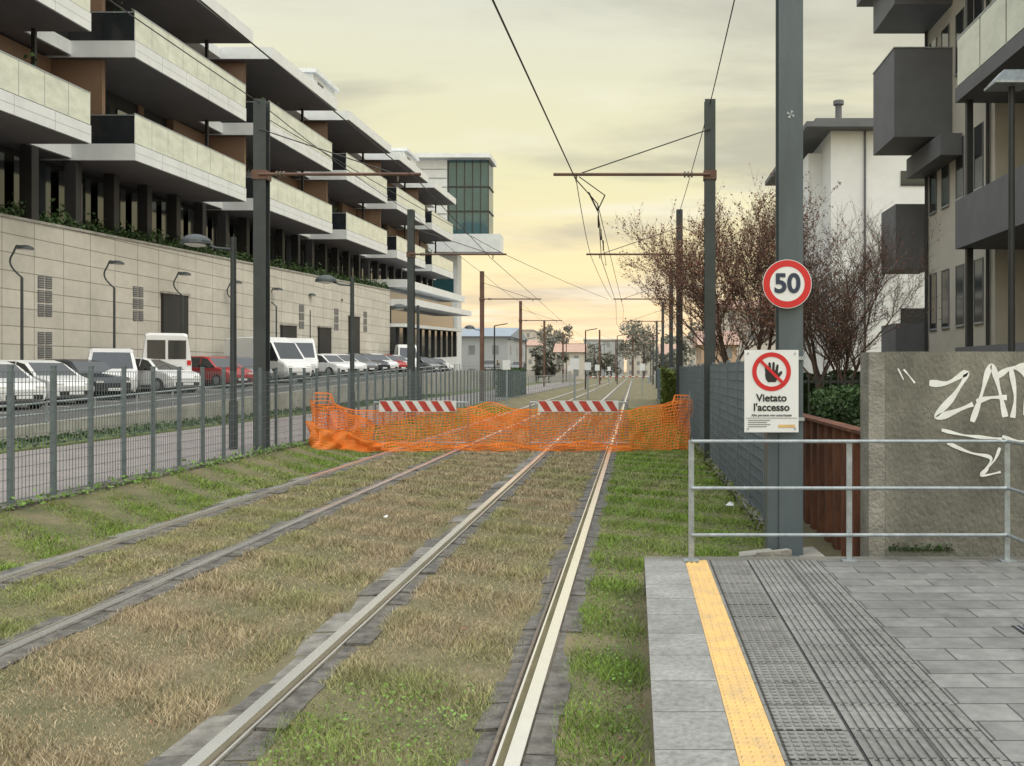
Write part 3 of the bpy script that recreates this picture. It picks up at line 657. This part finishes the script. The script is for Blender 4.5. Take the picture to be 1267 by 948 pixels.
sl.box(-34,-17.9,124,127,17.8,20.2); sl.box(-34,-19.2,123.6,129.5,30.3,30.9); sl.box(-34,-25.2,125,129,20.2,30.3); gq.box(-25.19,-19.6,125.2,129,20.2,30.3)
for i in range(6): mu.box(-25.1+i*1.08,-25.0+i*1.08,125.12,125.19,20.2,30.3)
for z in(23.3,26.6): mu.box(-25.19,-19.55,125.10,125.118,z,z+.2); mu.box(-19.59,-19.5,125.2,129,z,z+.2)
for i in range(8): mu.box(-34,-25.21,124.95,124.99,20.6+i*1.2,20.66+i*1.2)
sl.box(-34,-24,126,129,1.0,17.8)
for z in(4,8,12): gq.box(-33,-24.5,125.9,125.99,z,z+2.4)
g.done()

# ---------------------------------------------------------------- right apartment block
g=G('apartment_building'); w=g.p('walls',M['beige']); bal=g.p('balconies',M['greyclad']); wn=g.p('windows',M['glassdark']); fr=g.p('window_frames',M['galv']); rail_=g.p('balcony_glass',M['glasspan']); pip=g.p('downpipes',M['dark']); sf=g.p('roof',M['greyclad'])
w.box(9,20,23.2,28.8,0,13.2); w.box(10.3,20,8,23.19,0,13.2)
for z in(3.1,6.6,10.1):
    for y in(24.0,25.4,26.6,27.7):
        wn.box(8.985,9.05,y,y+.55,z,z+1.65); fr.box(8.95,9.06,y-.05,y+.60,z-.06,z-.003); sf.box(8.975,8.999,y-.05,y-.003,z,z+1.65); sf.box(8.975,8.999,y+.553,y+.6,z,z+1.65)
for y in(28.45,23.5): pip.tube((8.93,y,0),(8.93,y,13),.05,n=8)
for za,zc in((8.45,10.95),(12.2,13.3)): bal.box(7.35,8.998,26.3,28.6,za,za+.2); bal.box(7.35,7.5,26.3,28.6,za+.2,zc); bal.box(7.5,8.998,26.3,26.45,za+.2,zc); bal.box(7.5,8.998,28.45,28.6,za+.2,zc)
for za,zc in((5.0,7.0),(1.5,3.3)): bal.box(8.1,9.3,28.81,30.5,za,za+.2); bal.box(8.1,8.2,28.81,30.5,za+.2,zc); bal.box(8.2,9.3,28.81,28.9,za+.2,zc)
for za in(8.45,12.2): fr.box(7.33,8.998,26.28,28.62,(10.95 if za<9 else 13.25)+.003,(10.95 if za<9 else 13.25)+.04)
bal.box(8.4,8.999,25.5,28.7,7.75,8.35)
for za in(1.2,4.85,8.5,12.0):
    bal.box(8.0,10.29,14,23.18,za,za+.35); 
    if za in(4.85,1.2): bal.box(8.0,8.12,14,23.18,za+.35,za+1.2); bal.box(8.12,10.29,23.05,23.18,za+.35,za+1.2)
    else:
        for i in range(6): rail_.box(8.03,8.06,14+i*1.53,15.45+i*1.53,za+.4,za+1.55)
        rail_.box(8.1,10.2,23.1,23.13,za+.4,za+1.55); fr.box(8.02,8.07,14,23.15,za+1.553,za+1.6)
    for y in(15,17.5,20): wn.box(10.25,10.295,y,y+1.6,za+.36,za+2.7)
for y in(14.3,18.5,22.9): pip.box(8.2,8.35,y,y+.15,0,12)
sf.box(7.0,20.5,7,29.3,13.3,13.6)
g.done()
g=G('white_house'); w=g.p('walls',M['whitewall']); r=g.p('roof',M['greyclad']); wn=g.p('windows',M['glassdark']); c=g.p('chimney',M['greyclad'])
w.box(9.3,17,44,56,0,13.2); w.box(8.6,9.3,46,56,0,12.6)
r.box(8.0,12.2,43.2,57,13.2,13.45); r.box(8.5,12,43.6,56.5,13.45,13.7); r.box(12.2,17.3,43.7,57,13.21,13.35)
c.tube((10.1,46,13.7),(10.1,46,15.0),.16,n=10); c.tube((10.1,46,15.0),(10.1,46,15.2),.26,n=10)
for x,z in((12.6,10.6),(12.6,7.0),(12.6,3.4),(15,10.6),(15,7)): wn.box(x,x+1.3,43.96,44.02,z,z+1.4 if z<10 else z+.7)
for z in(10,6.6,3.2): wn.box(8.58,8.62,48,49,z,z+1.5)
c.tube((10.9,43.94,0),(10.9,43.94,13.2),.05,n=6)
g.done()

# ---------------------------------------------------------------- trees
def bare_tree(name,x,y,h,spread,trunks,seed,buds,lean=0.0,bs=.036):
    random.seed(seed); g=G(name); q=g.p('branches',M['bark']); tips=[]
    def grow(p,d,l,r,lv):
        n_=4; pts=p
        for i in range(n_):
            d=(d+Vector((random.gauss(0,.09),random.gauss(0,.09),random.gauss(.02,.05)))).normalized()
            np_=pts+d*(l/n_); r1=r*(1-.16)
            q.tube(pts,np_,r,r1,n=6 if r>.03 else 4 if r>.01 else 3,cap=False)
            if lv>=2: tips.append((pts.copy(),np_.copy()))
            pts=np_; r=r1
            if lv<4 and (i>0 or lv>0):
                for k in range(2):
                    if random.random()<.88:
                        a=Vector((random.gauss(0,1),random.gauss(0,1),random.gauss(.1,.5))).normalized()
                        nd=(d*.8+a*.62+Vector((0,0,.15))).normalized(); grow(pts,nd,l*random.uniform(.5,.72),max(r*.60,.0038),lv+1)
    for t in range(trunks):
        a=2*math.pi*t/max(trunks,1)+.4
        d=Vector((math.cos(a)*spread+lean,math.sin(a)*spread,1)).normalized()
        grow(Vector((x+.12*math.cos(a),y+.12*math.sin(a),0)),d,h*.60,.085,0)
    def f():
        a,b_=random.choice(tips); p=a.lerp(b_,random.random()); return p+Vector((random.gauss(0,.03),random.gauss(0,.03),random.gauss(0,.03)))
    leafmass(g,'buds',M['bud'],f,buds,bs)
    g.done(); 
bare_tree('bare_tree',3.2,27,5.9,.22,4,3,30000,0,.034)
bare_tree('bare_tree',5.6,26,4.7,.34,4,11,9000,-.05,.026)
random.seed(5)
def hedge(name,x0,x1,y0,y1,z0,z1,n_,s,m='leaf'):
    g=G(name); c=g.p('core',M[m]); c.box(x0+.12,x1-.12,y0+.12,y1-.12,z0,z1-.15)
    def f():
        x=random.uniform(x0,x1);y=random.uniform(y0,y1);z=random.uniform(z0,z1); k=random.random()
        if k<.45: y=y0+random.uniform(0,.15)
        elif k<.65: z=z1-abs(random.gauss(0,.1))
        elif k<.85: x=x0+random.uniform(0,.15)
        z+=.08*math.sin(x*3)+.06*math.sin(x*7+y*3); return (x,y,z)
    leafmass(g,'leaves',M[m],f,n_,s); g.done()
hedge('hedge',2.2,3.9,10.8,11.8,.0,1.5,12000,.03)
hedge('hedge',1.9,9,29,30.5,0,1.75,9000,.07)
hedge('ivy_bush',.95,1.85,32,34,0,1.9,5000,.05,'leafiv')
hedge('shrub',-8.6,-7.6,58,66,0,1.9,3000,.1)
g=G('garden_fence'); q=g.p('s',M['dark']); 
for i in range(50): q.box(2.3+i*.13,2.33+i*.13,16.5,16.52,0,1.75)
q.box(2.3,8.8,16.53,16.56,1.6,1.65); q.box(2.3,8.8,16.53,16.56,.3,.35); g.done()
def blobtree(name,x,y,h,w,n_,s,z0=0,stem=.35,m='leaff'):
    g=G(name); g.p('trunk',M['bark']).tube((x,y,z0),(x,y,z0+h*.6),h*.02,n=6)
    cl=[(random.gauss(0,.45)*w*.5,random.gauss(0,.4)*w*.5,random.uniform(stem,1)*h,random.uniform(.12,.24)*w) for _ in range(16)]
    def f():
        c=random.choice(cl); v=Vector((random.gauss(0,1),random.gauss(0,1),random.gauss(0,.7))).normalized()*c[3]*random.uniform(.5,1.05); return (x+c[0]+v.x,y+c[1]+v.y,z0+c[2]*.93+v.z)
    leafmass(g,'crown',M[m],f,n_,s); g.done()
for (x,y,h,w) in((-.5,270,19,13),(3,280,17,12),(-20,250,15,9),(-24,260,14,9),(9,200,9,8),(-13,300,11,9),(16,190,11,10),(6,150,5,5),(-12,130,5,5),(-8,220,6,9),(24,260,14,13)):
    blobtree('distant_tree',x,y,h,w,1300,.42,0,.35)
def house(name,x0,x1,y0,y1,h,mw,mr,rows=3,gable=True):
    g=G(name); w=g.p('walls',mw); w.box(x0,x1,y0,y1,0,h); r=g.p('roof',mr); e_=.5
    if gable: r.add([(x0-e_,y0-e_,h),(x1+e_,y0-e_,h),(x1+e_,y1+e_,h),(x0-e_,y1+e_,h),(x0-e_,(y0+y1)/2,h+2),(x1+e_,(y0+y1)/2,h+2)],[(0,1,5,4),(2,3,4,5),(0,4,3),(1,2,5),(0,3,2,1)])
    else: r.box(x0-.3,x1+.3,y0-.3,y1+.3,h+.003,h+.4)
    wn=g.p('windows',M['winl']); n_=max(2,int((x1-x0)/3)); rh=h/rows
    for i in range(n_):
        for k in range(rows):
            xx=x0+(i+.5)*(x1-x0)/n_; wn.box(xx-.5,xx+.5,y0-.05,y0-.002,k*rh+.9,k*rh+2.3)
            yy=y0+(i+.5)*(y1-y0)/n_; side=x1 if x1<0 else x0; wn.box(side-.05,side+.05,yy-.5,yy+.5,k*rh+.9,k*rh+2.3)
    g.done()
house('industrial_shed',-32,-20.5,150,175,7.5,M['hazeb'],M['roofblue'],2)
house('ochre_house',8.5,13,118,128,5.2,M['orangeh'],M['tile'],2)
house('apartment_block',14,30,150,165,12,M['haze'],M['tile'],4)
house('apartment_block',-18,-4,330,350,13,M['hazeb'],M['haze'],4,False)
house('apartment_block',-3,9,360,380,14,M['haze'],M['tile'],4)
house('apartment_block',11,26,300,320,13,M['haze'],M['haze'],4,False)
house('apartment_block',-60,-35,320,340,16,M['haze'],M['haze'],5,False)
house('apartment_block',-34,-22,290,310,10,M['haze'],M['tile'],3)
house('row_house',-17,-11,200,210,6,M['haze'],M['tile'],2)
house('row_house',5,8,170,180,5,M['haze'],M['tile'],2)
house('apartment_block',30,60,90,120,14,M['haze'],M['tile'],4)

# ---------------------------------------------------------------- vehicles
def vehicle(kind,x,y,yaw,paint,stripe=None):
    g=G('parked_car' if kind=='car' else 'parked_van',loc=(0,0,0)); 
    if kind=='car':
        st=[(-2.02,.70,.42,.60,.62),(-1.96,.80,.25,.92,.98),(-1.72,.84,.2,.96,1.36),(-.9,.86,.18,.95,1.47),(-.84,.86,.18,.95,1.475),(.10,.86,.18,.93,1.47),(.16,.86,.18,.93,1.465),(.55,.86,.18,.92,1.38),(1.15,.85,.18,.90,.95),(1.75,.80,.2,.76,.80),(2.0,.68,.28,.55,.60)]
        glass_side={2,4,6,7}; glass_top={1,7}; wb=(-1.25,1.28); wr=.31
    elif kind=='van':
        st=[(-2.15,.82,.3,1.0,1.75),(-2.1,.86,.22,1.05,1.85),(-.9,.88,.2,1.05,1.88),(-.82,.88,.2,1.05,1.88),(.25,.88,.2,1.05,1.86),(.33,.88,.2,1.05,1.85),(.85,.87,.2,1.03,1.70),(1.45,.86,.2,1.0,1.08),(1.95,.80,.22,.85,.92),(2.15,.70,.3,.6,.66)]
        glass_side={3,5,6}; glass_top={6}; wb=(-1.35,1.35); wr=.32
    else:
        st=[(-2.7,.92,.35,1.2,2.35),(-2.65,.95,.28,1.2,2.45),(-.9,.97,.25,1.2,2.48),(.6,.97,.25,1.2,2.46),(.7,.97,.25,1.2,2.45),(1.35,.96,.25,1.15,2.15),(2.05,.94,.25,1.1,1.25),(2.5,.88,.28,.95,1.05),(2.7,.76,.35,.7,.78)]
        glass_side={4,5}; glass_top={5}; wb=(-1.6,1.7); wr=.36
    q=g.p('body',paint); q.mats=[paint,M['glassdark']]
    R=[]
    for (a,w,z0,zb2,zr) in st:
        cab=min(1,(zr-zb2)/.4) if zr>zb2 else 0; wr_=w*(1-.17*cab)
        R.append([(a,-w*.92,z0),(a,-w,z0+.18),(a,-w,zb2),(a,-wr_,zr-.05*cab),(a,-wr_*.85,zr),(a,wr_*.85,zr),(a,wr_,zr-.05*cab),(a,w,zb2),(a,w,z0+.18),(a,w*.92,z0)])
    for i in range(len(R)-1):
        for j in range(10):
            k=(j+1)%10; mi=0
            if j in(2,6) and i in glass_side: mi=1
            if j==4 and i in glass_top: mi=1
            q.add([R[i][j],R[i+1][j],R[i+1][k],R[i][k]],[(0,1,2,3)],mi)
    q.add(R[0],[tuple(range(10))]); q.add(R[-1],[tuple(range(9,-1,-1))])
    W_=st[3][1]; ty=g.p('tyres',M['tyre']); hb=g.p('hubs',M['hub'])
    for wx0 in wb:
        for s in(-1,1):
            ty.tube((wx0,s*(W_-.2),wr),(wx0,s*(W_+.012),wr),wr,n=18); hb.tube((wx0,s*(W_+.012),wr),(wx0,s*(W_+.022),wr),wr*.6,n=12)
    f=st[-1]; b_=st[0]; xf=st[-2][0]
    hl=g.p('head_lamps',M['lampw']); tl=g.p('tail_lamps',M['lampred'])
    for s in(-1,1):
        yy=s*f[1]*.78; hl.box(xf-.06,f[0]-.02,min(yy-.14,yy+.14),max(yy-.14,yy+.14),f[4]-.06,f[4]+.09)
        yy=s*(st[1][1]-.1); tl.box(b_[0]-.03,b_[0]+.12,yy-.08,yy+.08,st[1][3]-.1,st[1][3]+.22 if kind!='bigvan' else st[1][3]+.1)
    tr=g.p('trim',M['dark']); tr.box(f[0]-.02,f[0]+.04,-f[1]*.8,f[1]*.8,f[2]+.02,f[2]+.16); tr.box(b_[0]-.05,b_[0],-b_[1]*.9,b_[1]*.9,b_[2],b_[2]+.14)
    for s in(-1,1):
        a_,c_=sorted((s*(W_+.001),s*(W_+.004)))
        tr.box(-.02,-.008,a_,c_,.35,.93); tr.box(.98,.99,a_,c_,.35,.88) ; tr.box(-1.0,1.0,a_,c_,.24,.31)
    if kind!='car': q2=g.p('rear_windows',M['glassdark']); q2.box(b_[0]-.012,b_[0]-.002,-b_[1]*.8,-.05,b_[3]+.15,b_[4]-.2); q2.box(b_[0]-.012,b_[0]-.002,.05,b_[1]*.8,b_[3]+.15,b_[4]-.2)
    pl=g.p('plates',M['signw']); pl.box(f[0]+.041,f[0]+.05,-.25,.25,f[2]+.04,f[2]+.14); pl.box(b_[0]-.062,b_[0]-.051,-.25,.25,b_[2]+.3,b_[2]+.41)
    mr=g.p('mirrors',M['dark']); wx_=st[-4][0]-.15
    for s in(-1,1): mr.box(wx_-.06,wx_+.06,s*(W_+.12)-.09,s*(W_+.12)+.09,st[-4][3],st[-4][3]+.15)
    if stripe:
        sp_=g.p('lettering',M['red'])
        for s in(-1,1):
            for k in range(7):
                if k!=3: sp_.box(-2.2+k*.36,-2.2+k*.36+.24,min(s*(W_+.012),s*(W_-.02)),max(s*(W_+.012),s*(W_-.02)),.88+.02*(k%3),1.12+.03*(k%2))
    e_=g.done(); e_.location=(x,y,rz(y)); e_.rotation_euler=(0,0,yaw)
random.seed(9)
D=math.radians
vehicle('car',-20.3,29.0,D(-25),M['carw']); vehicle('car',-20.4,31.6,D(-22),M['carw']); vehicle('car',-20.6,34.4,D(-25),M['carb'])
vehicle('van',-20.2,35.9,D(-60),M['carw']); vehicle('car',-20.4,39.5,D(-25),M['carw']); vehicle('bigvan',-21.0,41.6,D(118),M['carw']); vehicle('car',-20.4,44.9,D(-25),M['carr'])
vehicle('car',-20.4,47.4,D(-25),M['carg']); vehicle('bigvan',-20.3,51.5,D(-32),M['carw'],1); vehicle('bigvan',-20.6,57.0,D(-65),M['carw'])
cols=['carw','carw','carg','carb','carw','carr','carw']
for i in range(7): vehicle('car',-20.4,61+i*2.9,D(-25+random.uniform(-4,4)),M[cols[i]])
vehicle('bigvan',-20.4,83,D(-70),M['carw'])
for i in range(3): vehicle('car',-20.4,88+i*3.2,D(-25),M[cols[i+2]])
for (x,y) in((-17,110),(-15.6,125)): vehicle('car',x,y,D(-90),M['carg'])

g=G('litter'); q=g.p('s',M['signw'])
for (x,y,s) in((-3.0,11.2,.028),(1.25,12.2,.06)):
    q.add([(x-s,y-s*.5,.05),(x+s*.8,y-s*.7,.045),(x+s,y+s*.5,.07),(x-s*.5,y+s*.7,.055),(x,y,.05+s*.8)],[(0,1,4),(1,2,4),(2,3,4),(3,0,4)])
g.done()
g=G('distant_fence'); q=g.p('s',M['galv'])
for i in range(40): q.box(-7.6,-7.56,62+i*1.5,62.05+i*1.5,0,1.5)
for z in(.5,1,1.45): q.box(-7.6,-7.57,62,122,z,z+.04)
for i in range(30): q.box(2.6,2.64,62+i*2,62.05+i*2,0,1.6)
for z in(.5,1,1.55): q.box(2.6,2.63,62,122,z,z+.04)
g.done()
g=G('level_crossing_barrier'); q=g.p('posts',M['galv']); w=g.p('boom',M['signw']); r=g.p('boom_stripes',M['redboard'])
for x in(-7,2.2): q.box(x-.2,x+.2,139.8,140.2,0,1.2)
w.box(-7,-2.6,139.75,139.79,1.0,1.15); w.box(-2.2,2.2,139.75,139.79,1.0,1.15)
for i in range(9): r.box(-6.9+i*1.0,-6.45+i*1.0,139.73,139.745,1.01,1.14)
g.done()
for (x,y) in((-3.2,80),(-3.0,60),(.6,70),(-6.2,90),(-3.0,110),(.9,105),(-2.7,42),(-6.6,48)):
    g=G('track_marker_post'); g.p('post',M['galv']).tube((x,y,0),(x,y,2.4),.05); g.p('plate',M['signw']).box(x-.2,x+.2,y-.08,y-.06,1.9,2.4); g.done()
for (x,y,h) in((-11,150,7),(-6.5,180,7),(4,140,7),(-14,120,6),(-9,210,8),(2,210,7.5),(-12.8,85,6),(-5,95,6),(-2.5,135,7),(-7.5,230,9)):
    g=G('distant_lamp_post'); g.p('post',M['dark']).tube((x,y,0),(x,y,h),.09,.07); g.p('arm',M['dark']).tube((x,y,h),(x+1.2,y,h+.2),.05); g.done()
print('done')
